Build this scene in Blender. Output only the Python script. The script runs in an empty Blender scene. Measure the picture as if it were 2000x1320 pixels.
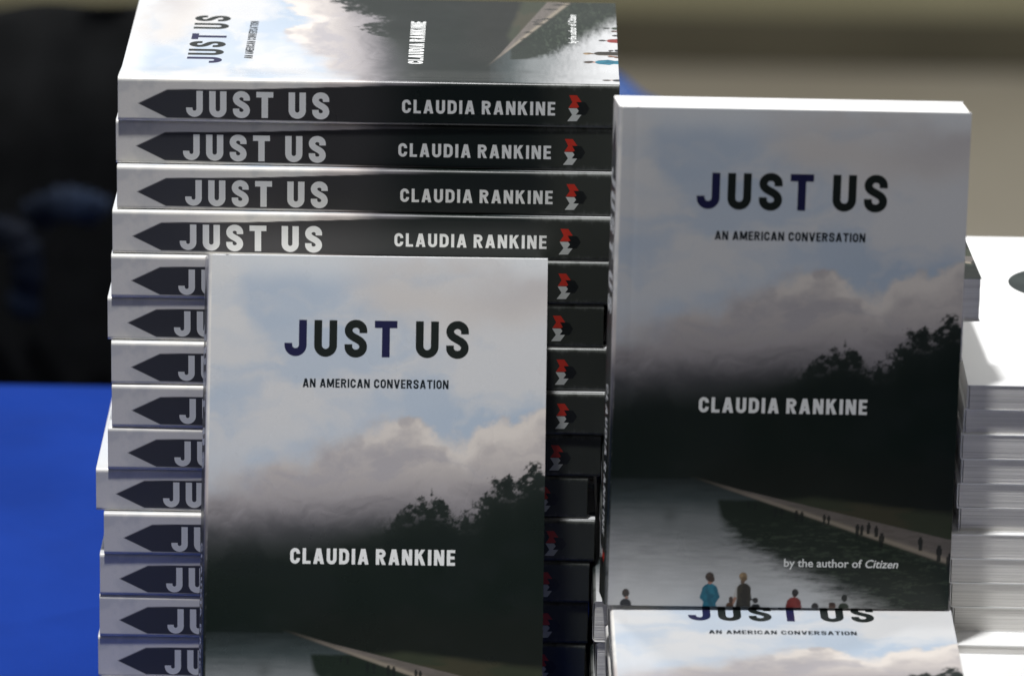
import bpy, math
import numpy as np
from mathutils import Matrix, Vector, Euler

R = math.radians
MM = 0.001
scene = bpy.context.scene
C = scene.collection

# ------------------------------------------------------------------ camera, light, exposure
PITCH, ROLL = 18.2, 0.93
WORLD_FRONT, WORLD_BACK, WORLD_TOP = .08, .38, .14
cam_data = bpy.data.cameras.new("camera")
cam = bpy.data.objects.new("camera", cam_data); C.objects.link(cam)
cam_data.sensor_width = 36; cam_data.lens = 200
cam_data.clip_start = 0.05; cam_data.clip_end = 100
cam.matrix_world = (Matrix.Translation((0, -2.4966, 1.0106)) @ Matrix.Rotation(R(90 - PITCH), 4, 'X')
                    @ Matrix.Rotation(R(ROLL), 4, 'Z'))
cam_data.dof.use_dof = True
cam_data.dof.focus_distance = 2.625
cam_data.dof.aperture_fstop = 7.3
scene.camera = cam

world = bpy.data.worlds.new("World"); scene.world = world; world.use_nodes = True
bg = world.node_tree.nodes["Background"]
bg.inputs[1].default_value = 1.0
# the hall around: dim towards the audience and the floor, brighter behind the stall and overhead
_n = world.node_tree; _tc = _n.nodes.new("ShaderNodeTexCoord"); _sp = _n.nodes.new("ShaderNodeSeparateXYZ")
_n.links.new(_tc.outputs["Generated"], _sp.inputs[0])
def _mr(src, a, b, c, d):
    m = _n.nodes.new("ShaderNodeMapRange"); m.interpolation_type = 'SMOOTHSTEP'
    for i, x in ((1, a), (2, b), (3, c), (4, d)): m.inputs[i].default_value = x
    _n.links.new(src, m.inputs[0]); return m.outputs[0]
def _mm(op, a, b):
    m = _n.nodes.new("ShaderNodeMath"); m.operation = op; _n.links.new(a, m.inputs[0]); _n.links.new(b, m.inputs[1]); return m.outputs[0]
_side = _mr(_sp.outputs["Y"], -.35, .75, WORLD_FRONT, WORLD_BACK)
_up = _mr(_sp.outputs["Z"], .55, .95, 0.0, WORLD_TOP)
_low = _mr(_sp.outputs["Z"], -.12, .06, .25, 1.0)
_v = _mm('MULTIPLY', _mm('ADD', _side, _up), _low)
_cm = _n.nodes.new("ShaderNodeCombineColor")
for _i in range(3): _n.links.new(_v, _cm.inputs[_i])
_n.links.new(_cm.outputs[0], bg.inputs[0])


def lamp(name, loc, target, size, watts, col=(1, 1, 1)):
    d = bpy.data.lights.new(name, 'AREA'); d.shape = 'DISK'; d.size = size; d.energy = watts; d.color = col
    o = bpy.data.objects.new(name, d); C.objects.link(o); o.location = loc
    o.rotation_euler = (Vector(target) - Vector(loc)).to_track_quat('-Z', 'Y').to_euler()
    return o


lamp("ceiling_lamp_front", (-0.20, -0.44, 2.60), (0, 0, 0.25), 0.15, 72)
lamp("ceiling_lamp_back_left", (-0.38, 0.95, 2.6), (0, 0, 0.25), 0.22, 16)
lamp("ceiling_lamp_back_right", (1.10, 0.85, 2.6), (0, 0, 0.25), 0.22, 16)

vs = scene.view_settings
vs.view_transform = 'Standard'; vs.look = 'None'; vs.exposure = 0.0; vs.gamma = 1.0
vs.use_curve_mapping = False
scene.cycles.max_bounces = 8
scene.cycles.use_denoising = True

# ------------------------------------------------------------------ helpers


def tag(o, label=None, cat=None, group=None, kind=None):
    if label: o["label"] = label
    if cat: o["category"] = cat
    if group: o["group"] = group
    if kind: o["kind"] = kind
    return o


def empty(name, mat):
    o = bpy.data.objects.new(name, None); C.objects.link(o)
    o.empty_display_size = 0.02
    o.matrix_world = mat
    return o


def link(name, me, parent=None, mat=None):
    o = bpy.data.objects.new(name, me); C.objects.link(o)
    if parent: o.parent = parent
    if mat is not None: o.matrix_world = mat
    return o


def mesh_np(name, verts, faces, mats, mat_idx=None, smooth=False, color=None):
    """verts Nx3, faces list of index tuples (or an Mx4 array)"""
    me = bpy.data.meshes.new(name)
    verts = np.asarray(verts, np.float32)
    me.vertices.add(len(verts)); me.vertices.foreach_set("co", verts.ravel())
    if isinstance(faces, np.ndarray):
        n = len(faces); flat = faces.astype(np.int32).ravel(); start = np.arange(n, dtype=np.int32) * 4
    else:
        n = len(faces); flat = np.array([i for f in faces for i in f], np.int32)
        start = np.cumsum([0] + [len(f) for f in faces[:-1]]).astype(np.int32)
    me.loops.add(len(flat)); me.loops.foreach_set("vertex_index", flat)
    me.polygons.add(n); me.polygons.foreach_set("loop_start", start)
    for m in mats: me.materials.append(m)
    if mat_idx is not None: me.polygons.foreach_set("material_index", np.array(mat_idx, np.int32))
    me.update(calc_edges=True)
    me.polygons.foreach_set("use_smooth", np.full(n, smooth))
    if color is not None:
        a = me.color_attributes.new("print", 'FLOAT_COLOR', 'POINT')
        a.data.foreach_set("color", np.asarray(color, np.float32).ravel())
    me.validate()
    return me


class MB:
    """collects simple shapes into one mesh"""
    def __init__(s): s.v = []; s.f = []

    def box(s, x0, x1, y0, y1, z0, z1, M=None):
        b = len(s.v)
        for z in (z0, z1):
            for p in ((x0, y0), (x1, y0), (x1, y1), (x0, y1)):
                q = Vector((p[0], p[1], z)); s.v.append(tuple(M @ q if M else q))
        for f in ((0, 3, 2, 1), (4, 5, 6, 7), (0, 1, 5, 4), (1, 2, 6, 5), (2, 3, 7, 6), (3, 0, 4, 7)):
            s.f.append(tuple(b + i for i in f))
        return s

    def tube(s, pts, r, n=10):
        b = len(s.v); pts = [Vector(p) for p in pts]
        for i, p in enumerate(pts):
            t = (pts[min(i + 1, len(pts) - 1)] - pts[max(i - 1, 0)]).normalized()
            a = t.orthogonal().normalized() if i == 0 else (a - t * a.dot(t)).normalized()
            c = t.cross(a)
            for k in range(n):
                w = 2 * math.pi * k / n; s.v.append(tuple(p + (a * math.cos(w) + c * math.sin(w)) * r))
        for i in range(len(pts) - 1):
            for k in range(n):
                s.f.append((b + i * n + k, b + i * n + (k + 1) % n, b + (i + 1) * n + (k + 1) % n, b + (i + 1) * n + k))
        s.f.append(tuple(b + k for k in range(n))[::-1]); e = b + (len(pts) - 1) * n
        s.f.append(tuple(e + k for k in range(n)))
        return s

    def grid(s, fn, nu, nv):
        b = len(s.v)
        for j in range(nv + 1):
            for i in range(nu + 1): s.v.append(tuple(fn(i / nu, j / nv)))
        for j in range(nv):
            for i in range(nu):
                a = b + j * (nu + 1) + i; s.f.append((a, a + 1, a + nu + 2, a + nu + 1))
        return s

    def build(s, name, m, parent=None, smooth=False, bevel=0):
        o = link(name, mesh_np(name, s.v, s.f, [m], smooth=smooth), parent)
        if bevel:
            md = o.modifiers.new("bevel", 'BEVEL'); md.width = bevel; md.segments = 3
        return o


def mat(name, base, rough=0.5, spec=0.5):
    m = bpy.data.materials.new(name); m.use_nodes = True
    p = m.node_tree.nodes["Principled BSDF"]
    p.inputs["Base Color"].default_value = (*base, 1); p.inputs["Roughness"].default_value = rough
    p.inputs["Specular IOR Level"].default_value = spec
    return m, m.node_tree, p


def node(nt, t, **kw):
    n = nt.nodes.new(t)
    for k, v in kw.items():
        if k in n.inputs: n.inputs[k].default_value = v
        else: setattr(n, k, v)
    return n


def noise_tint(nt, p, c0, c1, scale, detail=4, stretch=(1, 1, 1), bump=0.0, lo=.35, hi=.65, bscale=None):
    tc = node(nt, "ShaderNodeTexCoord"); mp = node(nt, "ShaderNodeMapping"); mp.inputs["Scale"].default_value = stretch
    nz = node(nt, "ShaderNodeTexNoise", Scale=scale, Detail=detail)
    rp = node(nt, "ShaderNodeValToRGB")
    rp.color_ramp.elements[0].position = lo; rp.color_ramp.elements[0].color = (*c0, 1)
    rp.color_ramp.elements[1].position = hi; rp.color_ramp.elements[1].color = (*c1, 1)
    nt.links.new(tc.outputs["Object"], mp.inputs[0]); nt.links.new(mp.outputs[0], nz.inputs["Vector"])
    nt.links.new(nz.outputs[0], rp.inputs[0]); nt.links.new(rp.outputs[0], p.inputs["Base Color"])
    if bump:
        bp = node(nt, "ShaderNodeBump", Strength=1.0, Distance=bump)
        src = nz
        if bscale:
            src = node(nt, "ShaderNodeTexNoise", Scale=bscale, Detail=2.0)
            nt.links.new(mp.outputs[0], src.inputs["Vector"])
        nt.links.new(src.outputs[0], bp.inputs["Height"]); nt.links.new(bp.outputs[0], p.inputs["Normal"])
    return rp


# ------------------------------------------------------------------ materials
# printed laminated cover: colours of the print come from the mesh, handling marks from noise
M_cover, nt, p = mat("laminated_cover", (.5, .5, .5), .33, .40)
at = node(nt, "ShaderNodeAttribute", attribute_name="print")
nt.links.new(at.outputs["Color"], p.inputs["Base Color"])
tc = node(nt, "ShaderNodeTexCoord")
nz = node(nt, "ShaderNodeTexNoise", Scale=35.0, Detail=5.0)
nt.links.new(tc.outputs["Object"], nz.inputs["Vector"])
mr = node(nt, "ShaderNodeMapRange"); mr.inputs[3].default_value = .16; mr.inputs[4].default_value = .40
nt.links.new(nz.outputs[0], mr.inputs[0])
_oi = node(nt, "ShaderNodeObjectInfo"); _ad = node(nt, "ShaderNodeMath", operation='MULTIPLY_ADD'); _ad.inputs[1].default_value = .16
nt.links.new(_oi.outputs["Random"], _ad.inputs[0]); nt.links.new(mr.outputs[0], _ad.inputs[2]); nt.links.new(_ad.outputs[0], p.inputs["Roughness"])
nb = node(nt, "ShaderNodeTexNoise", Scale=14.0, Detail=1.0)
nt.links.new(tc.outputs["Object"], nb.inputs["Vector"])
bp = node(nt, "ShaderNodeBump", Strength=.5, Distance=.0006)
nt.links.new(nb.outputs[0], bp.inputs["Height"]); nt.links.new(bp.outputs[0], p.inputs["Normal"])


def page_material(name, c0, c1, cdark):
    m, nt, p = mat(name, c1, .8, .2)
    tc = node(nt, "ShaderNodeTexCoord"); oi = node(nt, "ShaderNodeObjectInfo")
    ad = node(nt, "ShaderNodeVectorMath", operation='ADD')
    sc_ = node(nt, "ShaderNodeVectorMath", operation='SCALE'); sc_.inputs[3].default_value = 7.0
    nt.links.new(oi.outputs["Location"], sc_.inputs[0])
    nt.links.new(tc.outputs["Object"], ad.inputs[0]); nt.links.new(sc_.outputs[0], ad.inputs[1])
    mp = node(nt, "ShaderNodeMapping"); mp.inputs["Scale"].default_value = (2.5, 2.5, 1600)
    nt.links.new(ad.outputs[0], mp.inputs[0])
    n1 = node(nt, "ShaderNodeTexNoise", Scale=1.0, Detail=3.0); nt.links.new(mp.outputs[0], n1.inputs["Vector"])
    r1 = node(nt, "ShaderNodeValToRGB")
    r1.color_ramp.elements[0].position = .3; r1.color_ramp.elements[0].color = (*c0, 1)
    r1.color_ramp.elements[1].position = .6; r1.color_ramp.elements[1].color = (*c1, 1)
    nt.links.new(n1.outputs[0], r1.inputs[0])
    mp2 = node(nt, "ShaderNodeMapping"); mp2.inputs["Scale"].default_value = (1.6, 1.6, 900)
    nt.links.new(ad.outputs[0], mp2.inputs[0])
    n2 = node(nt, "ShaderNodeTexNoise", Scale=1.0, Detail=1.0); nt.links.new(mp2.outputs[0], n2.inputs["Vector"])
    r2 = node(nt, "ShaderNodeValToRGB")            # the odd gap between leaves
    e = r2.color_ramp.elements
    e[0].position = .485; e[0].color = (0, 0, 0, 1); e[1].position = .5; e[1].color = (1, 1, 1, 1)
    x = e.new(.515); x.color = (0, 0, 0, 1)
    nt.links.new(n2.outputs[0], r2.inputs[0])
    ml = node(nt, "ShaderNodeMath", operation='MULTIPLY'); ml.inputs[1].default_value = .55
    nt.links.new(r2.outputs[0], ml.inputs[0])
    mx = node(nt, "ShaderNodeMix", data_type='RGBA')
    nt.links.new(ml.outputs[0], mx.inputs[0]); nt.links.new(r1.outputs[0], mx.inputs[6]); mx.inputs[7].default_value = (*cdark, 1)
    nt.links.new(mx.outputs[2], p.inputs["Base Color"])
    bp = node(nt, "ShaderNodeBump", Strength=.6, Distance=.00003)
    nt.links.new(n1.outputs[0], bp.inputs["Height"]); nt.links.new(bp.outputs[0], p.inputs["Normal"])
    return m


M_pages = page_material("paper_page_edges", (.76, .74, .71), (.88, .87, .85), (.30, .28, .27))
M_pages_w = page_material("white_page_edges", (.66, .65, .62), (.82, .80, .77), (.36, .34, .32))
M_white, _, _ = mat("white_ink", (.76, .77, .76), .38)
M_whitecov, nt, p = mat("white_card_cover", (.86, .86, .85), .36)
noise_tint(nt, p, (.83, .83, .82), (.88, .88, .87), 9, bump=.0002)
M_black, _, _ = mat("black_ink", (.008, .012, .011), .35)
M_sub, _, _ = mat("blue_black_ink", (.004, .009, .014), .35)
M_navy, _, _ = mat("navy_ink", (.010, .011, .052), .35)
M_red, _, _ = mat("red_ink", (.50, .030, .016), .38)
M_ebl, _, _ = mat("emblem_black_ink", (.004, .006, .006), .4)
M_egr, _, _ = mat("emblem_pale_ink", (.52, .54, .52), .4)
M_oval, nt, p = mat("dark_green_print", (.02, .028, .027), .5)
noise_tint(nt, p, (.012, .018, .018), (.032, .042, .040), 60)

M_cloth, nt, p = mat("blue_polyester_cloth", (.016, .055, .36), .8, .08)
noise_tint(nt, p, (.0052, .029, .205), (.0078, .040, .275), 7, detail=6, bump=.0005, bscale=900)
_b = [n for n in nt.nodes if n.type == 'BUMP'][0]
_tc = node(nt, "ShaderNodeTexCoord"); _w = node(nt, "ShaderNodeTexNoise", Scale=5.0, Detail=3.0, Distortion=.8)
nt.links.new(_tc.outputs["Object"], _w.inputs["Vector"])
_b2 = node(nt, "ShaderNodeBump", Strength=1.0, Distance=.03); nt.links.new(_w.outputs[0], _b2.inputs["Height"])
nt.links.new(_b2.outputs[0], _b.inputs["Normal"])
M_floor, nt, p = mat("pale_paving", (.4, .36, .29), .8, .2)
noise_tint(nt, p, (.55, .50, .41), (.64, .59, .49), 2.5, bump=.004)
M_wall, nt, p = mat("olive_painted_wall", (.13, .12, .07), .7, .2)
noise_tint(nt, p, (.44, .41, .26), (.52, .485, .32), 1.6)
M_skirt, nt, p = mat("dark_skirting", (.04, .035, .022), .6)
noise_tint(nt, p, (.11, .10, .066), (.14, .127, .085), 5)
M_jack, nt, p = mat("black_jacket_cloth", (.006, .006, .007), .8, .15)
noise_tint(nt, p, (.0016, .002, .0024), (.004, .0045, .0052), 40, bump=.001)
M_glint, nt, p = mat("navy_highlight_tint", (.02, .03, .06), .8, .2)  # bluish highlight on the dark cloth, put into the colour
noise_tint(nt, p, (.004, .006, .012), (.016, .026, .050), 9, bump=.001)
M_bplas, nt, p = mat("blue_plastic", (.03, .09, .30), .4)
noise_tint(nt, p, (.028, .085, .29), (.035, .10, .33), 12)
M_metal, nt, p = mat("grey_metal_tube", (.25, .25, .26), .4)
p.inputs["Metallic"].default_value = .8
M_dplas, nt, p = mat("black_plastic", (.012, .012, .013), .5)
M_wood, nt, p = mat("table_board", (.35, .3, .24), .6)
noise_tint(nt, p, (.30, .25, .2), (.4, .34, .27), 12, stretch=(1, 8, 8))

# ------------------------------------------------------------------ the printed picture on the cover
W, H, T = 154.3, 228.6, 20.75       # paperback, millimetres
rng = np.random.default_rng(11)


def vnoise(u, v, sx, sy, seed):
    g = np.random.default_rng(seed).random((64, 64))
    x = u / sx; y = v / sy
    xi = np.floor(x).astype(int); yi = np.floor(y).astype(int); fx = x - xi; fy = y - yi
    fx = fx * fx * fx * (fx * (fx * 6 - 15) + 10); fy = fy * fy * fy * (fy * (fy * 6 - 15) + 10)
    a = g[yi % 64, xi % 64]; b = g[yi % 64, (xi + 1) % 64]; c = g[(yi + 1) % 64, xi % 64]; d = g[(yi + 1) % 64, (xi + 1) % 64]
    return (a * (1 - fx) + b * fx) * (1 - fy) + (c * (1 - fx) + d * fx) * fy


def fbm(u, v, sx, sy, seed, oct=5, gain=.5):
    s = 0; a = 1; t = 0
    for i in range(oct):
        s = s + a * vnoise(u + 13.7 * i, v + 7.1 * i, sx / 2 ** i, sy / 2 ** i, seed + i); t += a; a *= gain
    return s / t


def ss(a, b, x):
    t = np.clip((x - a) / (b - a), 0, 1); return t * t * (3 - 2 * t)


def lerp(c, d, m):
    return c * (1 - m[..., None]) + np.array(d, float) * m[..., None]


def srgb(r, g, b, k=1.0):
    c = np.array([r, g, b]) / 255.0
    return np.where(c <= .04045, c / 12.92, ((c + .055) / 1.055) ** 2.4) * k


K = 1 / .88                         # print reflectance from the tones seen in the photograph


def picture(u, v):
    """linear colour of the front cover print at u (from the spine), v (from the head), mm"""
    u, v = np.broadcast_arrays(np.asarray(u, float), np.asarray(v, float))
    wx = fbm(u, v, 26, 20, 5) - .5; wy = fbm(u, v, 26, 20, 25) - .5
    # open sky
    c = np.zeros(u.shape + (3,)) + srgb(170, 179, 190, K)
    c = lerp(c, srgb(154, 168, 183, K), .75 * ss(52, 72, v) * ss(78, 130, u + .4 * v - 24))
    c = lerp(c, srgb(162, 174, 188, K), .6 * ss(.5, .68, fbm(u, v * 1.6, 60, 50, 40, 4)))
    veil = fbm(u + 30 * wx, v + 22 * wy, 46, 24, 60)
    c = lerp(c, srgb(196, 194, 192, K), .75 * ss(.42, .66, veil) * (1 - .5 * ss(70, 100, v)))
    c = lerp(c, srgb(202, 204, 205, K), .8 * (1 - ss(0, 16, v + 8 * wy)))
    # the long warm bank across the top right and the pale left margin
    bank = np.exp(-((v - (2 + .135 * u + 26 * wy)) / (8 + .03 * u)) ** 2) * ss(52, 88, u)
    c = lerp(c, srgb(188, 184, 181, K), np.clip(.95 * bank, 0, 1))
    bank2 = np.exp(-((v - (9 + .05 * u + 20 * wy)) / 9) ** 2) * ss(100, 150, u)
    c = lerp(c, srgb(172, 168, 168, K), np.clip(.7 * bank2, 0, 1))
    c = lerp(c, srgb(198, 198, 197, K), .6 * (1 - ss(4, 24, u + 30 * wx)) * (1 - ss(20, 70, v)))
    # cumulus bank
    top = np.interp(u, [0, 10, 22, 34, 46, 56, 66, 76, 84, 92, 98, 106, 114, 119, 124, 132, 140, 148, 156],
                    [100, 97, 91, 88, 88, 83, 79, 75.5, 72, 71, 76, 81, 82, 81, 74, 71.5, 72, 69, 66])
    puff = fbm(u, v, 11, 9, 80, 5, .58) - .5
    top = top + 13 * puff + 9 * wy
    soft = np.interp(u, [0, 40, 66, 90, 112, 124, 156], [16, 12, 7, 4.2, 6, 3.2, 3]) * (.5 + 1.1 * fbm(u, v, 20, 20, 83, 2))
    m = ss(-.45, 1, (v - top) / soft)
    body = fbm(u + 30 * wx, v + 26 * wy, 28, 13, 90, 6, .56)
    cl = np.zeros(c.shape) + srgb(171, 165, 163, K)
    cl = lerp(cl, srgb(188, 181, 176, K), ss(.50, .70, body) * .8)
    cl = lerp(cl, srgb(150, 147, 152, K), ss(.52, .30, body) * .7)
    lit = np.exp(-((v - top - 5) / 6.5) ** 2) * (.25 + .75 * ss(.44, .62, fbm(u, v, 15, 10, 95, 4))) * ss(30, 90, u)
    cl = lerp(cl, srgb(204, 197, 190, K), np.clip(lit, 0, 1) * .85)
    low = v + 22 * (body - .5) + .05 * (u - 77)
    cl = lerp(cl, srgb(136, 132, 135, K), ss(90, 114, low) * .85)
    cl = lerp(cl, srgb(96, 94, 98, K), ss(103, 123, low) * .85)
    c = lerp(c, cl, m)
    c = lerp(c, srgb(55, 57, 60, K), ss(111, 129, v + 14 * (body - .5)) * .9)
    # wood
    dark = srgb(15, 24, 21, K)
    edge = np.interp(u, [0, 50, 80, 86, 89, 93, 98, 104, 109, 112, 116, 120, 124, 128, 132, 137, 141, 146, 150, 156],
                     [130, 127, 121, 117, 115, 112, 110.5, 109.5, 110, 113, 115.5, 114, 112, 105.5, 101, 99, 101, 96, 94, 94])
    leaf = .6 * (fbm(u, v, 6.0, 5.5, 120, 5, .66) - .5) + .75 * (fbm(u, v, 2.2, 2.0, 128, 3, .7) - .5)
    sft = np.interp(u, [0, 70, 86, 92], [20, 13, 6, 3.2])
    w = ss(-.6, .6, (v - edge - 15 * leaf * ss(70, 92, u)) / sft)
    gaps = ss(.54, .74, fbm(u, v, 3.2, 2.8, 140, 4, .65)) * np.exp(-((v - edge - 3.5) / 4.5) ** 2) * ss(84, 96, u)
    w = w * (1 - .7 * gaps)
    crown = np.zeros(c.shape) + dark
    crown = lerp(crown, srgb(46, 51, 49, K), np.exp(-np.clip(v - edge, 0, 99) / 8.0) * .75)
    crown = lerp(crown, srgb(24, 31, 28, K), np.exp(-np.clip(v - edge, 0, 99) / 6.0) * .8 * ss(.40, .62, fbm(u, v, 3, 2.6, 150, 4)) * ss(80, 92, u))
    c = c * (1 - w[..., None]) + crown * w[..., None]
    inner = fbm(u, v, 18, 10, 160, 5)
    c = lerp(c, srgb(20, 27, 26, K), w * .6 * ss(.5, .7, inner))
    c = lerp(c, srgb(24, 25, 22, K), w * .5 * ss(150, 170, v + 10 * (inner - .5)) * ss(20, 60, u))
    # lawn on the right
    lawn = ss(0, 4, v - np.interp(u, [0, 60, 90, 120, 156], [200, 178, 175, 178, 182]) - 3 * (inner - .5))
    c = lerp(c, srgb(50, 55, 42, K), lawn * .85)
    c = lerp(c, srgb(62, 56, 44, K), lawn * .5 * ss(.5, .65, fbm(u, v, 30, 6, 170)))
    # pool: line of the kerb
    lowr = np.interp(u, [34, 153], [167.5, 207.0]); uppr = np.interp(u, [36, 60, 153], [167.5, 174, 195.5])
    pool = (v > lowr) | ((u < 36) & (v > 169))
    pool = np.where(u < 37, ss(168.5, 170, v), ss(-.3, .3, v - lowr))
    rip = fbm(u, v, 9, 1.5, 200, 4, .6) - .5
    pc = np.zeros(c.shape) + srgb(30, 37, 37, K)
    pc = lerp(pc, srgb(56, 64, 65, K), ss(168, 181, v + 4 * rip))
    pc = lerp(pc, srgb(106, 110, 111, K), ss(177.5, 190, v + 3 * rip) * ss(-30, 30, u + 20))
    pc = lerp(pc, srgb(150, 151, 152, K), ss(186, 208, v + 10 * rip - .08 * u))
    pc = lerp(pc, srgb(186, 187, 188, K), ss(200, 226, v + 8 * rip - .05 * u))
    fine = fbm(u, v, 3.4, .9, 230, 4, .65) - .5
    left = np.interp(v, [177, 188, 196, 204, 212, 221, 232], [48.5, 50, 55, 66, 80, 98, 118])
    wid = np.interp(v, [178, 186, 194, 204, 226], [1.8, 4, 13, 26, 38])
    refl = ss(-.5, .5, (u - left - wid * .2 - 17 * rip * ss(184, 204, v) - 13 * fine * ss(184, 200, v)) / wid) * ss(177.6, 179.6, v + 1.5 * rip)
    pc = lerp(pc, srgb(25, 34, 28, K), refl)
    pc = lerp(pc, srgb(58, 68, 56, K), refl * .6 * ss(.0, .3, .6 * rip + fine) * ss(182, 198, v))
    pc = lerp(pc, srgb(70, 74, 74, K), .55 * np.exp(-((u - 28) / 3) ** 2) * np.exp(-((v - 186) / 4) ** 2))
    c = lerp(c, pc, pool)
    path = ss(-.25, .25, v - uppr) * ss(-.25, .25, lowr - v) * ss(34, 38, u)
    c = lerp(c, srgb(94, 88, 84, K), path * ss(34, 70, u) * (.8 + .2 * ss(.4, .6, fbm(u, v, 6, 1.2, 250))))
    kerb = np.exp(-((v - lowr + .5 + .006 * u) / (.35 + .0065 * u)) ** 2) * ss(33, 95, u)
    c = lerp(c, srgb(136, 127, 112, K), np.clip(kerb, 0, 1) * .75)
    # walkers on the path, small and dark
    for (pu, pv, h) in ((75, 186.2, 4.6), (78, 186.8, 4.4), (84.5, 188, 5), (87, 188.4, 4.8), (97, 189, 4.2), (99, 189.3, 4), (112, 194.5, 5.6),
                        (114, 194.2, 4.8), (117, 193.6, 5.4), (120.5, 195, 5.4), (123, 200, 7), (140.5, 201, 6.4), (149, 206, 7.6),
                        (66, 183, 3.4), (63, 182, 3), (154, 211, 9)):
        uu = (u - pu) / (h * .17); b = (pv - v) / h
        wd = np.where(b > .82, .55, np.where(b > .45, 1.0, .75))
        mk = ss(1.15, .85, np.abs(uu) / wd) * ss(-.02, .05, b) * ss(1.04, .97, b)
        c = lerp(c, srgb(20, 25, 24, K), mk * .9)

    def ell(cx, cy, rx, ry, col, k=.97):
        nonlocal c
        d = np.sqrt(((u - cx) / rx) ** 2 + ((v - cy) / ry) ** 2)
        c = lerp(c, srgb(*col, K), k * ss(1.12, .9, d))

    def body(cx, top_, hw, col, taper=.25, bot=232, col2=None):
        nonlocal c
        t = np.clip((v - top_) / (hw * .95), 0, 1)
        ww = hw * (np.sqrt(np.clip(t * (2 - t), 0, 1)) * (1 - taper * ss(top_ + hw * 1.2, top_ + hw * 2.4, v) + .12 * ss(top_ + hw * 2.4, top_ + hw * 3.4, v)))
        mk = ss(.25, -.25, np.abs(u - cx) - ww) * ss(0, .3, v - top_)
        c = lerp(c, srgb(*col, K), mk)
        c = lerp(c, srgb(*(col2 or [x * .75 for x in col]), K), mk * ss(.5, .7, fbm(u, v, 3, 5, 300)))
    # onlookers along the lower edge, seen from behind
    def arm(x0, y0, x1, y1, r, col):
        nonlocal c
        dx, dy = x1 - x0, y1 - y0; t = np.clip(((u - x0) * dx + (v - y0) * dy) / (dx * dx + dy * dy), 0, 1)
        d = np.hypot(u - x0 - t * dx, v - y0 - t * dy); c = lerp(c, srgb(*col, K), .97 * ss(r + .2, r - .2, d))
    teal = (30, 104, 124)
    body(47.0, 217.8, 3.5, teal, .2, 232, (22, 82, 102)); arm(44.7, 219.9, 43.4, 224.2, .85, (26, 94, 114)); arm(43.4, 224.2, 45.0, 226.0, .8, (26, 94, 114))
    arm(49.4, 219.9, 50.7, 223.9, .85, (24, 88, 108)); arm(50.7, 223.9, 49.4, 226.2, .8, (24, 88, 108))
    ell(47.0, 217.1, 1.1, 1.0, (150, 108, 92)); ell(46.8, 214.6, 1.95, 2.1, (52, 42, 36)); ell(47.6, 215.8, 1.5, 1.3, (58, 46, 40)); ell(46.2, 214.0, .9, .7, (78, 64, 54), .6)
    arm(59.6, 219.6, 58.4, 224.6, 1.0, (168, 166, 162)); arm(58.4, 224.6, 57.6, 226.6, .7, (150, 112, 94))
    body(62.2, 217.4, 3.0, (50, 46, 38), .02, 232, (38, 35, 30)); arm(64.4, 219.6, 65.0, 225.0, .8, (44, 40, 34))
    ell(61.6, 216.6, 1.0, 1.1, (84, 68, 54)); ell(61.8, 214.3, 1.75, 2.0, (116, 96, 70)); ell(60.9, 213.7, .9, .8, (146, 124, 94), .7); ell(62.4, 215.4, 1.2, 1.1, (92, 74, 54), .8)
    body(56.2, 226.4, 1.6, (92, 62, 42), 0); ell(56.6, 225.3, 1.0, 1.6, (64, 46, 36))
    body(67.8, 226.9, 2.0, (32, 36, 40), 0); ell(67.6, 225.4, 1.25, 1.3, (36, 32, 31)); ell(66.4, 224.9, 1.1, .35, (26, 26, 28))
    body(84.9, 223.5, 3.0, (122, 44, 40), .05, 232, (98, 34, 32)); arm(82.6, 225.6, 81.9, 229, .8, (112, 40, 37)); arm(87.1, 225.6, 87.8, 229, .8, (108, 38, 35))
    ell(85.2, 222.9, .8, .8, (96, 62, 52)); ell(85.3, 221.5, 1.45, 1.75, (30, 26, 26))
    ell(94.4, 227.8, 1.55, 1.7, (32, 29, 28)); ell(102.2, 227.5, 1.6, 1.7, (84, 60, 50)); ell(102.0, 226.6, 1.5, .9, (56, 42, 36), .8)
    body(107.3, 225.9, 2.3, (44, 54, 43), .05); ell(107.5, 223.7, 1.3, 1.7, (28, 31, 28))
    body(9.4, 225.4, 2.5, (38, 40, 45), 0); ell(9.4, 222.8, 1.6, 2.0, (48, 40, 36)); ell(9.9, 224.9, .8, .6, (140, 110, 96)); ell(8.8, 222.2, .7, .6, (70, 58, 50), .6)
    g = (np.random.default_rng(77).random(u.shape) - .5) * .035
    return np.clip(c * (1 + g[..., None]), .002, .85)


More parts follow.
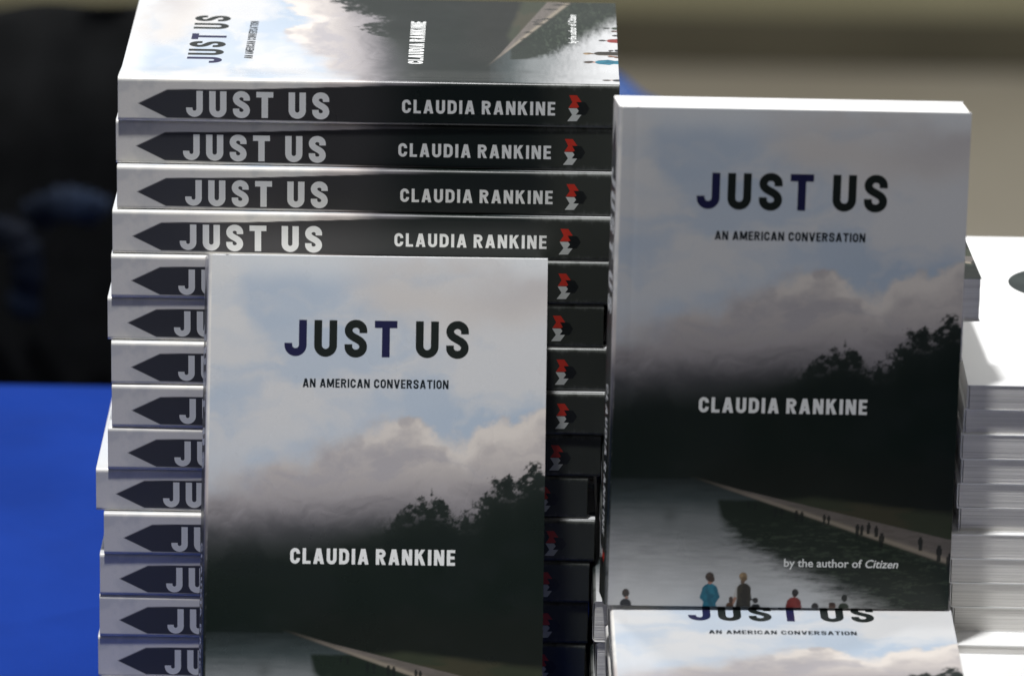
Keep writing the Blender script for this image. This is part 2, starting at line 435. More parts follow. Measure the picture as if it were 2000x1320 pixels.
def spine_picture(s, v):
    """s from the front edge across the spine, v from the head"""
    s, v = np.broadcast_arrays(np.asarray(s, float), np.asarray(v, float))
    e = np.minimum(s, T - s)
    c = picture(2.0 + 0 * v, v) * .0
    base = np.zeros(v.shape + (3,)) + srgb(214, 211, 205, K * 1.05)
    base = lerp(base, srgb(178, 182, 186, K * .9), ss(.42, .6, fbm(s + 40, v, 18, 14, 400)) * .35)
    base = lerp(base, srgb(184, 172, 168, K * .9), ss(82, 100, v) * .7)
    base = lerp(base, srgb(96, 94, 98, K), ss(104, 124, v + 6 * (fbm(s, v, 8, 12, 420) - .5)))
    base = lerp(base, srgb(24, 30, 29, K), ss(122, 150, v))
    tail = ss(186, 205, v)
    jag = fbm(s * 2.2, v, 8, 2.0, 440, 4, .7)
    base = lerp(base, srgb(52, 54, 50, K), tail)
    base = lerp(base, srgb(96, 98, 96, K), tail * ss(2.6, .6, e + 4.5 * (jag - .5)) * .9)
    b0 = np.interp(v, [9.1, 22.6, 60, 123, 230], [12.2, 5.4, 4.7, 2.0, .6])
    b1 = np.interp(v, [9.1, 22.6, 60, 123, 230], [12.2, 18.95, 19.2, 19.7, 20.2])
    band = ss(-.16, .16, s - b0) * ss(-.16, .16, b1 - s) * (v > 9.0)
    ink = np.zeros(base.shape) + srgb(59, 60, 65, K)
    ink = lerp(ink, srgb(57, 56, 58, K), ss(28, 60, v)); ink = lerp(ink, srgb(50, 50, 51, K), ss(66, 112, v)); ink = lerp(ink, srgb(22, 28, 28, K), ss(105, 140, v))
    ink = lerp(ink, srgb(42, 47, 42, K), ss(190, 210, v) * .8)
    fade = 1 - ss(150, 205, v) * .55
    c = lerp(base, [0, 0, 0], band * fade) + ink * (band * fade)[..., None]
    g = (np.random.default_rng(79).random(v.shape) - .5) * .04
    c = c * (1 + g[..., None])
    wear = ss(.35, .0, e) * ss(.55, .75, fbm(s, v, 1.4, 2.2, 460)) * .45
    return np.clip(lerp(c, [.7, .7, .69], wear), .002, .85)


RC = 1.7                            # rounding where spine meets the boards


def bow(u, v, A):
    """outward curl of the front board towards its fore-edge, mm"""
    return A * np.clip(u / W, 0, 1) ** 2.2 * (.75 + .45 * np.sin(v / H * 4.2 + .6))


def make_cover(name, skew, settle=0.0, A=0.0):
    st = .42
    us = np.linspace(W, RC, int((W - RC) / st) + 1)
    sec = [(u, T, 'f', u) for u in us]
    for k in range(1, 6):
        a = math.pi / 2 * k / 6; sec.append((RC - RC * math.sin(a), T - RC + RC * math.cos(a), 's', RC * .9 * k / 6))
    for s_ in np.linspace(RC, T - RC, 44): sec.append((0.0, T - s_, 's', s_))
    for k in range(1, 6):
        a = math.pi / 2 * k / 6; sec.append((RC - RC * math.cos(a), RC - RC * math.sin(a), 's', T - RC * .9 * (1 - k / 6)))
    for u in np.linspace(RC, W, 14): sec.append((u, 0.0, 'b', u))
    px = np.array([q[0] for q in sec]); pz = np.array([q[1] for q in sec]); co = np.array([q[3] for q in sec])
    kind = np.array([q[2] for q in sec])
    vv = np.linspace(0, H, int(H / st) + 1)
    nk, nj = len(sec), len(vv)
    # slight hinge groove and lift of the board
    lift = np.where(kind == 'f', -.12 * np.exp(-((px - 7.5) / 1.6) ** 2) - settle * ss(2.5, 30, px), 0)
    X = np.repeat((px - skew * (1 - pz / T))[:, None], nj, 1); Z = np.repeat((pz + lift)[:, None], nj, 1); Y = np.repeat((H / 2 - vv)[None], nk, 0)
    Z = Z + np.where(kind == 'f', 1.0, 0.0)[:, None] * bow(px[:, None], vv[None], A)
    verts = np.stack([X - W / 2, Y, Z], -1).reshape(-1, 3)
    col = np.ones((nk, nj, 4)); U = np.repeat(co[:, None], nj, 1); V = np.repeat(vv[None], nk, 0)
    f = kind == 'f'; s = kind == 's'; b = kind == 'b'
    col[f, :, :3] = picture(U[f], V[f]); col[s, :, :3] = spine_picture(U[s], V[s])
    bk = picture(W - U[b], V[b] * .85); col[b, :, :3] = bk
    # light wear on the corners and trimmed edges
    i, j = np.meshgrid(np.arange(nk - 1), np.arange(nj - 1), indexing='ij')
    a = (i * nj + j).ravel(); faces = np.stack([a, a + nj, a + nj + 1, a + 1], 1)
    # inner face and cut edge of the card
    tk = .38
    fr = [1.0, .85, .7, .55, .4, .2]
    sec2 = [(W * q, T - tk - settle) for q in fr] + [(RC, T - tk - settle), (tk, T - RC), (tk, RC), (RC, tk), (W, tk)]
    base = len(verts); v2 = []
    for q_, (x, z) in enumerate(sec2):
        for y in (H / 2, -H / 2): v2.append((x - skew * (1 - z / T) - W / 2, y, z + (float(bow(x, H / 2 - y, A)) if q_ < 7 else 0)))
    verts = np.vstack([verts, np.array(v2)])
    fl = [tuple(r) for r in faces.tolist()]
    for q in range(len(sec2) - 1):
        a = base + 2 * q; fl.append((a, a + 1, a + 3, a + 2))
    # cut edges: head, tail (outer section polyline to inner section), fore-edges
    for side, jj in ((0, 0), (1, nj - 1)):
        ids = [0] * nk
        for k in range(nk):
            if kind[k] == 'f': ids[k] = min(range(7), key=lambda q: abs(sec2[q][0] - px[k]))
            elif kind[k] == 'b': ids[k] = 9 if px[k] < W * .6 else 10
            else: ids[k] = 6 if co[k] < RC else (7 if co[k] < T / 2 else (8 if co[k] <= T - RC else 9))
        for k in range(nk - 1):
            a, b_ = k * nj + jj, (k + 1) * nj + jj; p_, q_ = base + 2 * ids[k] + side, base + 2 * ids[k + 1] + side
            fc = (a, b_, p_) if p_ == q_ else (a, b_, q_, p_)
            fl.append(fc if side else fc[::-1])
    for k, q in ((0, 0), (nk - 1, 10)):
        o0 = base + 2 * q
        for j_ in range(0, nj - 1, nj - 1):
            fl.append((k * nj, o0, o0 + 1, k * nj + nj - 1))
    c2 = np.ones((len(v2), 4)); c2[:, :3] = .78
    return mesh_np(name, verts * MM, fl, [M_cover], smooth=True, color=np.vstack([col.reshape(-1, 4), c2]))


def make_pages(name, skew, w=W, h=H, t=T, m=None, tk=.40, inset=.45, seed=3):
    """block of leaves: head, tail and fore-edge slightly uneven"""
    r = np.random.default_rng(seed); n = max(16, int(t * 2.9))
    zs = np.linspace(tk, t - tk, n)
    dx = np.cumsum(r.normal(0, .03, n)); dx -= np.linspace(0, dx[-1], n); dx = np.clip(dx, -.25, .25) + r.normal(0, .02, n)
    dy = np.cumsum(r.normal(0, .003, n)); dy -= np.linspace(0, dy[-1], n); dy = np.clip(dy, -.06, .06) + r.normal(0, .018, n)
    v = []; f = []
    for k, z in enumerate(zs):
        sh = -skew * (1 - z / t)
        x0, x1 = .9 + sh - w / 2, w - inset + dx[k] + sh - w / 2
        y0, y1 = -h / 2 + inset + dy[k], h / 2 - inset + dy[k]
        v += [(x0, y0, z), (x1, y0, z), (x1, y1, z), (x0, y1, z)]
    for k in range(n - 1):
        a = 4 * k
        for q in range(4): f.append((a + q, a + (q + 1) % 4, a + 4 + (q + 1) % 4, a + 4 + q))
    f.append((3, 2, 1, 0)); e = 4 * (n - 1); f.append((e, e + 1, e + 2, e + 3))
    return mesh_np(name, np.array(v) * MM, f, [m or M_pages])


# ------------------------------------------------------------------ lettering: condensed gothic capitals drawn as strokes
def arc(cx, cy, rx, ry, a0, a1, n=14):
    return [(cx + rx * math.cos(R(a0 + (a1 - a0) * i / n)), cy + ry * math.sin(R(a0 + (a1 - a0) * i / n))) for i in range(n + 1)]


def glyph(ch, w):
    """list of ('S', path, width) and ('P', polygon); returns shapes, advance width; cap height 1"""
    h = w / 2
    if ch == 'J':
        a = .62; r = (a - w) / 2
        return [('S', [(a - h, 1)] + arc(a / 2, h + r, r, r, 0, -180, 18) + [(h, .36)], w)], a
    if ch == 'U':
        a = .64; r = (a - w) / 2
        return [('S', [(h, 1)] + arc(a / 2, h + r - .01, r, r, 180, 360, 18) + [(a - h, 1)], w)], a
    if ch == 'S':
        a = .63; c = a / 2; rx = (a - w) / 2; ry = .285 - h + .01
        p = [(c + rx, .655)] + arc(c, .725, rx, ry, 0, 180, 16)
        P0, P1, P2, P3 = (c - rx, .725), (c - rx, .50), (c + rx, .52), (c + rx, .275)
        for i in range(1, 16):
            t = i / 16; q = [(1 - t) ** 3 * P0[k] + 3 * t * (1 - t) ** 2 * P1[k] + 3 * t * t * (1 - t) * P2[k] + t ** 3 * P3[k] for k in (0, 1)]
            p.append(tuple(q))
        p += arc(c, .275, rx, ry, 0, -180, 16) + [(c - rx, .345)]
        return [('S', p, w)], a
    if ch == 'T':
        a = .63
        return [('P', [(0, 1 - w * .9), (a, 1 - w * .9), (a, 1), (0, 1)]), ('P', [(a / 2 - h, 0), (a / 2 + h, 0), (a / 2 + h, 1), (a / 2 - h, 1)])], a
    if ch in 'CO':
        a = .63; r = (a - w) / 2; ry = r * 1.08; c = a / 2
        if ch == 'O':
            p = arc(c, 1 - h - ry, r, ry, 0, 180, 16) + arc(c, h + ry, r, ry, 180, 360, 16) + [(c + r, 1 - h - ry)]
            return [('S', p, w)], a
        return [('S', [(c + r, .635)] + arc(c, 1 - h - ry, r, ry, 0, 180, 16) + arc(c, h + ry, r, ry, 180, 360, 16) + [(c + r, .365)], w)], a
    if ch == 'L':
        a = .52
        return [('P', [(0, 0), (w, 0), (w, 1), (0, 1)]), ('P', [(0, 0), (a, 0), (a, w * .88), (0, w * .88)])], a
    if ch in 'AV':
        a = .70; c = a / 2; d = w * 1.06
        g = [[(0, 0), (d, 0), (c + d * .42, 1), (c - d * .6, 1)], [(a - d, 0), (a, 0), (c + d * .6, 1), (c - d * .42, 1)]]
        if ch == 'V': return [('P', [(x, 1 - y) for x, y in q][::-1]) for q in g], a
        return [('P', q) for q in g] + [('P', [(d * .7, .19), (a - d * .7, .19), (a - d * .95, .19 + w * .78), (d * .95, .19 + w * .78)])], a
    if ch == 'D':
        a = .64; r = .24
        p = [(0, 1 - h)] + arc(a - h - r, 1 - h - r, r, r, 90, 0, 8) + arc(a - h - r, h + r, r, r, 0, -90, 8) + [(0, h)]
        return [('P', [(0, 0), (w, 0), (w, 1), (0, 1)]), ('S', p, w)], a
    if ch == 'I': return [('P', [(0, 0), (w, 0), (w, 1), (0, 1)])], w
    if ch == 'R':
        a = .65; r = (.58 - w) / 2 * .98
        p = [(0, 1 - h)] + arc(a - h - r - .02, 1 - h - r, r, r, 90, -90, 12) + [(0, 1 - h - 2 * r)]
        return [('P', [(0, 0), (w, 0), (w, 1), (0, 1)]), ('S', p, w * .95),
                ('P', [(a - w * 1.12, 0), (a, 0), (a * .66, .50), (a * .66 - w, .50)])], a
    if ch == 'N':
        a = .66; d = w * 1.12
        return [('P', [(0, 0), (w * .95, 0), (w * .95, 1), (0, 1)]), ('P', [(a - w * .95, 0), (a, 0), (a, 1), (a - w * .95, 1)]),
                ('P', [(a - d, 0), (a, 0), (d, 1), (0, 1)])], a
    if ch == 'M':
        a = .84; d = w * 1.1; c = a / 2
        return [('P', [(0, 0), (w * .9, 0), (w * .9, 1), (0, 1)]), ('P', [(a - w * .9, 0), (a, 0), (a, 1), (a - w * .9, 1)]),
                ('P', [(c - d * .5, .1), (c + d * .5, .1), (d * 1.05, 1), (0, 1)]), ('P', [(c - d * .5, .1), (c + d * .5, .1), (a, 1), (a - d * 1.05, 1)])], a
    if ch == 'K':
        a = .68; d = w * 1.15
        return [('P', [(0, 0), (w, 0), (w, 1), (0, 1)]), ('P', [(w * .8, .30), (w * .8, .62), (a - d - .02, 1), (a - .02, 1)]),
                ('P', [(a - d, 0), (a, 0), (w * 1.9, .68), (w * 1.15, .48)])], a
    if ch == 'E':
        a = .53; b = w * .86
        return [('P', [(0, 0), (w, 0), (w, 1), (0, 1)])] + [('P', [(0, y), (x, y), (x, y + b), (0, y + b)]) for y, x in ((0, a), (.5 - b / 2, a * .94), (1 - b, a))], a
    raise ValueError(ch)


def strip(path, w):
    n = len(path); L = []; Rr = []
    P = [Vector(p) for p in path]
    for i in range(n):
        d0 = (P[i] - P[i - 1]).normalized() if i else None
        d1 = (P[i + 1] - P[i]).normalized() if i < n - 1 else None
        if i and (P[i] - P[i - 1]).length < 1e-6: d0 = None
        if i < n - 1 and (P[i + 1] - P[i]).length < 1e-6: d1 = None
        d = (d0 or Vector((0, 0))) + (d1 or Vector((0, 0)))
        if d.length < 1e-6: d = d0 or d1 or Vector((0, 1))
        d.normalize(); nn = Vector((-d.y, d.x)); k = 1.0
        if d0 and d1: k = 1 / max(.7, nn.dot(Vector((-d0.y, d0.x))))
        L.append(P[i] + nn * w / 2 * k); Rr.append(P[i] - nn * w / 2 * k)
    return L, Rr


def line_shapes(text, w, x0, x1, base, cap, track=None, gap=.30):
    """lays the text from x0 to x1 with cap height cap; returns list of (poly points, char index)"""
    gl = [(None if ch == ' ' else glyph(ch, w)) for ch in text]
    nat = sum(g[1] for g in gl if g)
    nspace = text.count(' '); slots = sum(1 for i in range(len(text) - 1) if text[i] != ' ' and text[i + 1] != ' ') + nspace
    k = (x1 - x0) / cap
    tr = (k - nat - nspace * gap) / slots
    if track is not None: tr = track
    out = []; x = 0; lay = 0
    for i, ch in enumerate(text):
        if ch == ' ': x += gap; continue
        sh, a = gl[i]
        for s in sh:
            lay = (lay + 1) % 6
            if s[0] == 'P': polys = [s[1]]
            else:
                L, Q = strip(s[1], s[2])
                polys = [[tuple(Q[j]), tuple(Q[j + 1]), tuple(L[j + 1]), tuple(L[j])] for j in range(len(L) - 1) if (Vector(s[1][j]) - Vector(s[1][j + 1])).length > 1e-6]
            for p_ in polys: out.append(([(x0 + (x + px) * cap, base + py * cap) for px, py in p_], i, lay))
        x += a
        nxt = text[i + 1] if i + 1 < len(text) else None
        x += tr
    return out


def poly_mesh(name, shapes, place, mats, midx):
    v = []; f = []; mi = []
    for pts, ci, lay in shapes:
        ar = sum(pts[i][0] * pts[(i + 1) % len(pts)][1] - pts[(i + 1) % len(pts)][0] * pts[i][1] for i in range(len(pts)))
        if ar < 0: pts = pts[::-1]
        b = len(v)
        for (x, y) in pts: v.append(place(x, y, .030 + .004 * lay))
        f.append(tuple(range(b, b + len(pts)))); mi.append(midx(ci))
    return mesh_np(name, np.array(v) * MM, f, mats, mi)


def on_front(x, y, off):            # x = u, y = -v
    return (x - W / 2, H / 2 + y, T + off)


def make_on_spine(skew):
    def fn(x, y, off):              # x = v, y = -s
        z = T + y
        return (-off - skew * (1 - z / T) - W / 2, H / 2 - x, z)
    return fn


UK = W / 152.4
def lettering(A):
    def on(x, y, off): return (x - W / 2, H / 2 + y, T + off + float(bow(x, -y, A)))
    return (poly_mesh("title_lettering", line_shapes("JUST US", .218, 34.6 * UK, 117.4 * UK, -45.3, 16.3, gap=.31), on,
                      [M_black, M_navy], lambda i: 1 if i in (0, 3) else 0),
            poly_mesh("subtitle_lettering", line_shapes("AN AMERICAN CONVERSATION", .20, 43.1 * UK, 108.6 * UK, -59.2, 3.95, gap=.36), on, [M_sub], lambda i: 0),
            poly_mesh("author_lettering", line_shapes("CLAUDIA RANKINE", .222, 38.7 * UK, 112.6 * UK, -138.2, 7.0, gap=.30), on, [M_white], lambda i: 0),
            tagline(on))


def text_mesh(txt, size, shear, off):
    cu = bpy.data.curves.new("text", 'FONT'); cu.body = txt; cu.size = size; cu.shear = shear; cu.offset = off; cu.resolution_u = 3
    ob = bpy.data.objects.new("text", cu); C.objects.link(ob)
    bpy.context.view_layer.update()
    me = bpy.data.meshes.new_from_object(ob.evaluated_get(bpy.context.evaluated_depsgraph_get()))
    bpy.data.objects.remove(ob); bpy.data.curves.remove(cu)
    co = np.zeros(len(me.vertices) * 3); me.vertices.foreach_get("co", co); co = co.reshape(-1, 3)
    fs = [tuple(p.vertices) for p in me.polygons]
    bpy.data.meshes.remove(me)
    return co, fs


def tagline(on_front):
    a, fa = text_mesh("by the author of", 5.2, 0, .085); b, fb = text_mesh("Citizen", 5.2, .22, .085)
    a[:, 0] -= a[:, 0].min(); b[:, 0] -= b[:, 0].min()
    wa, wb = a[:, 0].max(), b[:, 0].max(); gap = 1.5
    k = (129.4 - 78.8) * UK / (wa + gap + wb)
    b[:, 0] += wa + gap
    v = np.vstack([a, b]); f = fa + [tuple(i + len(a) for i in q) for q in fb]
    P = np.array([on_front(78.8 * UK + x * k, -209.3 + y * k, .04) for x, y, _ in v])
    return mesh_np("tagline_lettering", P * MM, f, [M_white])


EMB = {0: [[(320, 385), (545, 385), (680, 575), (530, 575), (420, 580)], [(420, 580), (530, 575), (612, 715), (560, 745), (310, 745)]],
       1: [[(305, 757), (548, 757), (605, 830), (525, 940), (420, 940)], [(420, 940), (680, 940), (550, 1122), (280, 1125)]],
       2: [[(535, 583), (800, 585), (917, 760), (612, 830), (566, 752), (614, 715)], [(612, 830), (917, 760), (800, 938), (528, 938)]]}


def make_spine_meshes(skew):
    pl = make_on_spine(skew); mid = -T * .592
    t = poly_mesh("spine_title", line_shapes("JUST US", .238, 31.1, 96.4, mid - 6.15, 12.3, gap=.33), pl, [M_white], lambda i: 0)
    a = poly_mesh("spine_author", line_shapes("CLAUDIA RANKINE", .21, 129.6, 199.4, mid + .45 - 3.2, 6.4, gap=.32), pl, [M_white], lambda i: 0)
    sh = []
    for k, ps in EMB.items():
        for q in ps:
            sh.append(([(205.0 + (x - 280) / 14.66 / 4.29, mid + .7 + 6.3 - (y - 385) / 14.66 / 4.10) for x, y in q], k, k))
    e = poly_mesh("publisher_emblem", sh, pl, [M_red, M_egr, M_ebl], lambda i: i)
    return t, a, e


KIT = {}
SETTLE = 2.3                        # the top board lies lower than the spine, as on a much handled paperback
KIT["settled"] = dict(letters=lettering(0.0), cover=make_cover("cover", 0.0, SETTLE), pages=[make_pages("page_block", 0, t=T - SETTLE)] * 3, spine=make_spine_meshes(0.0), drop=-SETTLE * MM)
for key, sk, bw in (("square", 0.0, 0.0), ("slanted", 3.0, 1.3), ("upright", 1.7, .5)):
    KIT[key] = dict(letters=lettering(bw), cover=make_cover("cover", sk, 0.0, bw), pages=[make_pages("page_block", sk, seed=3 + q) for q in range(3)], spine=make_spine_meshes(sk))

n_book = 0


def paperback(label, group, M, kit="square"):
    global n_book
    k = KIT[kit]; jit = [x * MM for x in rng.normal(0, (.35, .16))]
    root = empty("paperback", M); tag(root, label, "book", group)
    cv = link("cover", k["cover"], root); link("page_block", k["pages"][n_book % 3], root)
    for nm, me in (("title_lettering", k["letters"][0]), ("subtitle_lettering", k["letters"][1]), ("author_lettering", k["letters"][2]), ("tagline_lettering", k["letters"][3]),
                   ("spine_title", k["spine"][0]), ("spine_author", k["spine"][1]), ("publisher_emblem", k["spine"][2])):
        o = link(nm, me, cv)
        if not nm.startswith(("spine", "publ")): o.location.z = k.get("drop", 0)
        else: o.location.y = jit[0]; o.location.z = jit[1]
    n_book += 1
    return root


def TR(x, y, z): return Matrix.Translation((x * MM, y * MM, z * MM))
def RX(a): return Matrix.Rotation(R(a), 4, 'X')
def RY(a): return Matrix.Rotation(R(a), 4, 'Y')
def RZ(a): return Matrix.Rotation(R(a), 4, 'Z')
def SC(x, y, z): return Matrix.Diagonal((x, y, z, 1))


# ------------------------------------------------------------------ the setting
dark_sheet = MB().box(-9, 9, -6, .25, -.7395, -.7355).build("floor", mat("added_dark_sheet", (.02, .02, .022), .9, .1)[0]); tag(dark_sheet, kind="structure")  # unseen dark sheet, added to keep reflections in the upright covers dark
ground = MB().box(-9, 9, -6, 9, -.80, -.74).build("ground", M_floor); tag(ground, kind="structure")
wl = empty("low_wall", Matrix.Translation((0, 3.86, -.74)))
tag(wl, "blurred olive low wall with a dark skirting along its foot", "wall")
MB().box(-7, 7, 0, .2, 0, 1.05).build("wall_face", M_wall, wl)
MB().box(-7, 7, -.025, -.002, .0, .06).build("skirting", M_skirt, wl, bevel=.004)

# table under the cloth
tb = empty("trestle_table", Matrix.Translation((0, 0, 0)))
tag(tb, "long trestle table under the blue cloth carrying the book stacks", "table")
MB().box(-1.2, 1.2, -.33, .482, -.035, -.004).build("table_top", M_wood, tb)
for x in (-1.1, 1.1):
    for y in (-.26, .38): MB().tube([(x, y, -.035), (x * 1.02, y, -.74)], .015).build("leg", M_metal, tb, smooth=True)


def cloth():
    b = MB(); prof = [(.497, -.5), (.4965, -.3), (.495, -.05), (.493, -.012), (.489, -.003), (.479, -.0006), (.3, 0), (.15, 0), (0, 0), (-.15, 0), (-.3, 0), (-.332, -.0006), (-.342, -.003), (-.346, -.012), (-.349, -.05), (-.352, -.3), (-.354, -.6)]
    nu = 160
    def fn(i, j):
        t = j * (len(prof) - 1); k = min(int(t), len(prof) - 2); f = t - k
        y = prof[k][0] * (1 - f) + prof[k + 1][0] * f; z = prof[k][1] * (1 - f) + prof[k + 1][1] * f
        x = -1.215 + 2.43 * i
        if z < -.03: y += (1 if y > 0 else -1) * .016 * min(1, -z * 4) * (1 + math.sin(x * 26 + 2 * math.sin(x * 7))) * .5
        return (x, y, z)
    b.grid(fn, nu, (len(prof) - 1) * 4)
    o = b.build("tablecloth", M_cloth, smooth=True)
    return tag(o, "plain bright blue cloth spread over the table under the books", "tablecloth")


cloth()
WW, WH, WT = 150.0, 227.0, 11.85     # slim white books
Z0 = .3                             # books lie on the cloth (mm)

# ------------------------------------------------------------------ tall stack on the left: fifteen paperbacks, spines out
ORD = ["topmost", "second from top", "third from top", "fourth from top", "fifth from top", "sixth from top", "seventh from top", "eighth from top", "ninth from top",
       "tenth from top", "eleventh from top", "twelfth from top", "thirteenth from top", "fourteenth from top", "bottom one", "lowest", "lowest"]
LX = [-181.4, -182.2, -182.1, -183.9, -184.7, -186.3, -185.0, -184.2, -186.7, -192.1, -188.7, -190.5, -191.1, -191.7, -190.4]
LY = [0, 1.3, -1.6, -3.8, -5.4, -4.7, -6.5, -8.2, -7.6, -6.9, -9.0, -8.3, -7.6, -7.0, -8.8]
LR = [.0, -.25, .12, -.12, .1, -.1, .2, -.25, .15, -.1, .12, -.12, .1, -.1, .0]
for i in range(15):
    note = {0: ", cloud cover facing up", 3: ", above the leaning book", 9: ", furthest out left"}.get(i, "")
    paperback("paperback, arrow on spine, %s in the tall left stack%s" % (ORD[i], note), "paperbacks in the tall left stack",
              TR(LX[i] + H / 2, LY[i] + W / 2, Z0 + (14 - i) * T) @ RZ(90 + LR[i]), "square" if i else "settled")

# leaning book in front of it: the back board's head touches the spines
LEAN = 21.2
sl = 1.014
ca, sa = math.cos(R(LEAN)), math.sin(R(LEAN))
zb = Z0 + WT + T * sl * sa               # front lower edge is lifted by the tilt
yb = -5.5 - T * sl * ca - H * sl * sa
Ml = TR(-138.0, yb, zb) @ RZ(-.3) @ RX(90 - LEAN) @ RZ(.25) @ SC(1.0, sl, 1.0) @ TR(W / 2, H / 2, -T)
paperback("paperback standing in front, leaning back against the tall left stack, cloudy cover lit", "paperbacks shown face out", Ml, "slanted")

# ------------------------------------------------------------------ front right pile, head of its top book under the upright one
CT = .955
for i, (dx, dy, tilt, rz, lab) in enumerate(((2.5, 5, .5, 1.6, "lowest paperback of the low pile in front right"),
                                             (-2, -3, 1.5, -.4, "paperback second from bottom in the low front right pile"),
                                             (1.5, 3, 2.8, 1.5, "paperback just under the top one of the low front right pile"),
                                             (0, 0, 4.0, .94, "paperback lying face up under the upright book, bright cloudy cover"))):
    paperback(lab, "paperbacks in the low front right pile",
              TR(49.4 + dx, -287.5 + dy, Z0 + i * T * CT) @ RZ(rz) @ RX(tilt) @ SC(1, 1, CT) @ TR(W / 2, H / 2, 0))

# the upright book standing on it
Mt = TR(43.6, -96, 95.4) @ RZ(1.88) @ RX(90 - 2.4) @ RZ(-.6) @ SC(1.008, 1.010, 1) @ TR(W / 2, H / 2, -T)
paperback("paperback standing upright on the low right pile, shaded cover, tallest at right", "paperbacks shown face out", Mt, "upright")

# ------------------------------------------------------------------ stack behind the upright book, tails towards the viewer
BT = .975
BX = [210.0, 203.4, 201.0, 199.5, 200.8, 197.0, 196.0, 197.5, 193.4, 195.0, 193.2, 196.0]
BY = [-66, -62, -60, -58, -60, -56, -55, -57, -54.5, -53, -55, -54]
BR = [3.2, 2.2, 1.4, .6, .8, .3, -.3, .4, -.2, .3, -.1, .2]
for i in range(12):
    note = {0: ", green cover edge"}.get(i, "")
    paperback("paperback %s in the stack behind the upright book, page edges out%s" % (ORD[i] if i < 11 else "lowest", note), "paperbacks in the stack behind the upright book",
              TR(BX[i], BY[i], Z0 + (11 - i) * T * BT) @ RZ(BR[i]) @ SC(1, 1, BT) @ TR(-W / 2, H / 2, 0))

# ------------------------------------------------------------------ stack of slim white books at the far right


def white_kit(t):
    v = MB(); tk = .45
    v.box(-WW / 2, WW / 2, -WH / 2, WH / 2, t - tk, t); v.box(-WW / 2, WW / 2, -WH / 2, WH / 2, 0, tk)
    v.box(-WW / 2, -WW / 2 + tk, -WH / 2 + .01, WH / 2 - .01, tk - .01, t - tk + .01)
    cov = mesh_np("cover", np.array(v.v) * MM, v.f, [M_whitecov])
    return cov, [make_pages("page_block", 0, WW, WH, t, M_pages_w, tk + .02, .22, seed=21 + q) for q in range(5)]


WK = white_kit(WT); WK2 = white_kit(4.4)
# printed dark oval on the cover of the white book
n = 48; ring = [(-WW / 2 + 0.0 + 56 + 26 * math.cos(2 * math.pi * q / n), 40 + 25 * math.sin(2 * math.pi * q / n)) for q in range(n)]
OV = mesh_np("cover_print", np.array([(x, y, WT + .04) for x, y in ring]) * MM, [tuple(range(n))], [M_oval])


def white_book(label, x, y, z, rz=0, kit=None, t=None, print_=True):
    root = empty("white_book", TR(x + WW / 2, y + WH / 2, z) @ RZ(rz)); tag(root, label, "book", "slim white books in the far right stack")
    kit = kit or WK
    cv = link("cover", kit[0], root); link("page_block", kit[1][int(abs(x * 7 + z)) % 5], root)
    if print_: link("cover_print", OV, cv)
    return root


white_book("white book lying flat on the blue cloth under the foot of the leaning book", -132, -250, Z0, .6, print_=False)["group"] = "white books on the cloth"
zt = 194.0
WX = [205.6, 204.2, 203.8, 204.5, 203.2, 204.0, 201.0, 201.6, 202.4, 204.0]
WY = [-70, -68.6, -69.6, -69.3, -69.0, -67.6, -71.4, -71.2, -70.9, -70.6]
WR = [.0, .15, -.1, -.1, -.15, .1, -.45, -.45, -.5, -.5]
WN = ["topmost white book of the far right stack, dark oval on its cover", "white book second from top at far right, set back and shaded", "white book third from top of the far right stack",
      "white book fourth from top of the far right stack", "white book fifth from top of the far right stack", "white book sixth from top of the far right stack, beside a dark gap",
      "white book seventh from top at far right, standing forward with a bright ledge", "white book eighth from top of the far right stack",
      "white book ninth from top of the far right stack", "white book tenth from top at far right, just above the thin booklet"]
z = zt
for i in range(10):
    z -= WT; white_book(WN[i], WX[i], WY[i], z, WR[i])
z -= 4.4
white_book("thin white booklet in the far right stack below the thicker books", 204.5, -88, z, -.8, WK2, print_=False)
zk = z
for i, lab in enumerate(("white book directly under the thin booklet, sticking out towards the viewer", "white book second below the thin booklet at far right",
                         "white book third below the thin booklet at far right", "white book fourth below the thin booklet at far right",
                         "lowest white book but one at far right", "lowest white book of the far right stack")):
    t_ = (zk - Z0) / 6
    o = white_book(lab, 206.5 + (i % 2), -128 + 3 * (i % 3), zk - (i + 1) * t_, -1.0 + .4 * (i % 2))
    o.matrix_world = o.matrix_world @ SC(1, 1, t_ / WT)

# ------------------------------------------------------------------ blurred things behind the table


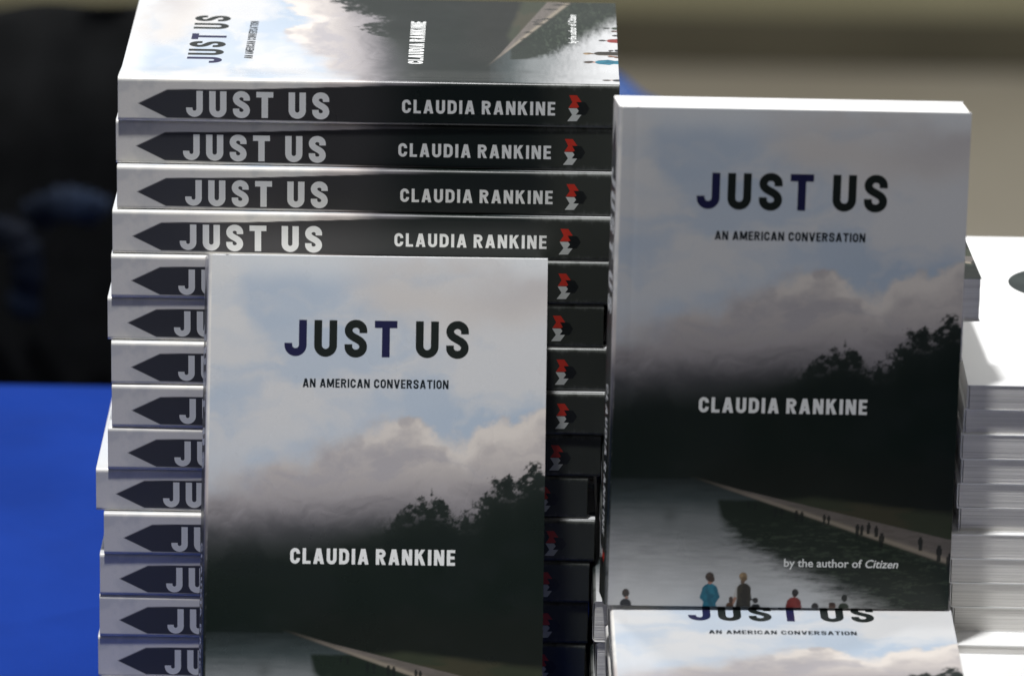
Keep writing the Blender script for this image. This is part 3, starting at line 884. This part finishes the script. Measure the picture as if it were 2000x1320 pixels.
def chair(name, label, X, Y, rz, back_top, wid, m, high=False):
    root = empty(name, Matrix.Translation((X, Y, -.74)) @ Matrix.Rotation(R(rz), 4, 'Z')); tag(root, label, "chair")
    w = wid / 2; zs = .45
    def seat(i, j): return ((i - .5) * wid * (1 - .08 * j), (j - .5) * .42, zs - .012 * math.sin(math.pi * i) * math.sin(math.pi * j))
    o = MB().grid(seat, 12, 12).build("seat", m, root, smooth=True); sd = o.modifiers.new("solid", 'SOLIDIFY'); sd.thickness = .02
    hb = back_top - .56
    def back(i, j):
        a = (i - .5) * 2; zz = .56 + hb * j
        ww = w * (1 - .55 * max(0, (j - .55) / .45) ** 3 * (1 if not high else .35))
        return (a * ww, .21 + .05 * j - .03 * a * a, zz - .05 * a * a * j)
    o = MB().grid(back, 18, 14).build("backrest", m, root, smooth=True); sd = o.modifiers.new("solid", 'SOLIDIFY'); sd.thickness = .02
    for sx in (-1, 1):
        MB().tube([(sx * w * .85, -.19, zs - .02), (sx * w * .95, -.24, 0)], .012).build("leg", M_metal, root, smooth=True)
        MB().tube([(sx * w * .8, .20, .60), (sx * w * .82, .19, zs - .02), (sx * w * .95, .25, 0)], .012).build("leg", M_metal, root, smooth=True)
    return root


chair("blue_chair", "blurred blue plastic chair behind the tall left stack, rounded backrest", -.047, .80, 0, .795, .40, M_bplas)
chair("black_chair", "black chair behind the table, mostly hidden by the dark jacket", -.47, .95, 4, .75, .46, M_dplas, True)


def jacket():
    root = empty("jacket", Matrix.Translation((-.47, 1.16, -.74)) @ Matrix.Rotation(R(4), 4, 'Z'))
    tag(root, "dark jacket hung over the chair back behind the blue table, bluish highlights as navy lumps", "jacket")
    def body(i, j):
        a = (i - .5) * 2; t = j * 2 - 1          # t -1 front hem, 0 over the back, 1 rear hem
        drop = abs(t); x = a * (.29 + .05 * drop)
        fold = .014 * math.sin(a * 9 + 2 * drop + 1.5 * math.sin(a * 4)) * (.3 + drop) + .008 * math.sin(a * 21 + 5 * drop)
        y = math.copysign(min(1, drop * 7) * (.045 + .05 * drop), t) if drop > 0 else 0
        return (x, y + (fold if t < 0 else -fold), 0.778 - .03 * a * a - .60 * max(0, drop - .04) - .01 * math.sin(a * 6))
    MB().grid(body, 70, 60).build("jacket_body", M_jack, root, smooth=True)
    def glint_lump(dx, pts, r):  # small navy lumps stand in for bluish highlights on the jacket
        b = MB(); n = 18
        P = [Vector(p) for p in pts]
        def fn(i, j):
            t = j * (len(P) - 1); k = min(int(t), len(P) - 2); f = t - k
            c = P[k].lerp(P[k + 1], f); d = (P[k + 1] - P[k]).normalized(); a_ = d.cross(Vector((0, 1, 0))).normalized(); e = d.cross(a_)
            rr = r * (1 + .12 * math.sin(j * 34 + 3 * i) + .06 * math.sin(i * 18))
            return c + (a_ * math.cos(2 * math.pi * i) + e * math.sin(2 * math.pi * i) * .7) * rr
        b.grid(fn, 24, 40); b.build("glint_lump", M_glint, root, smooth=True)
    glint_lump(0, [(.150, -.135, .668), (.163, -.15, .680), (.178, -.155, .682), (.190, -.14, .672)], .011)
    glint_lump(0, [(.120, -.135, .655), (.136, -.15, .662), (.146, -.15, .645), (.142, -.13, .60)], .010)


jacket()
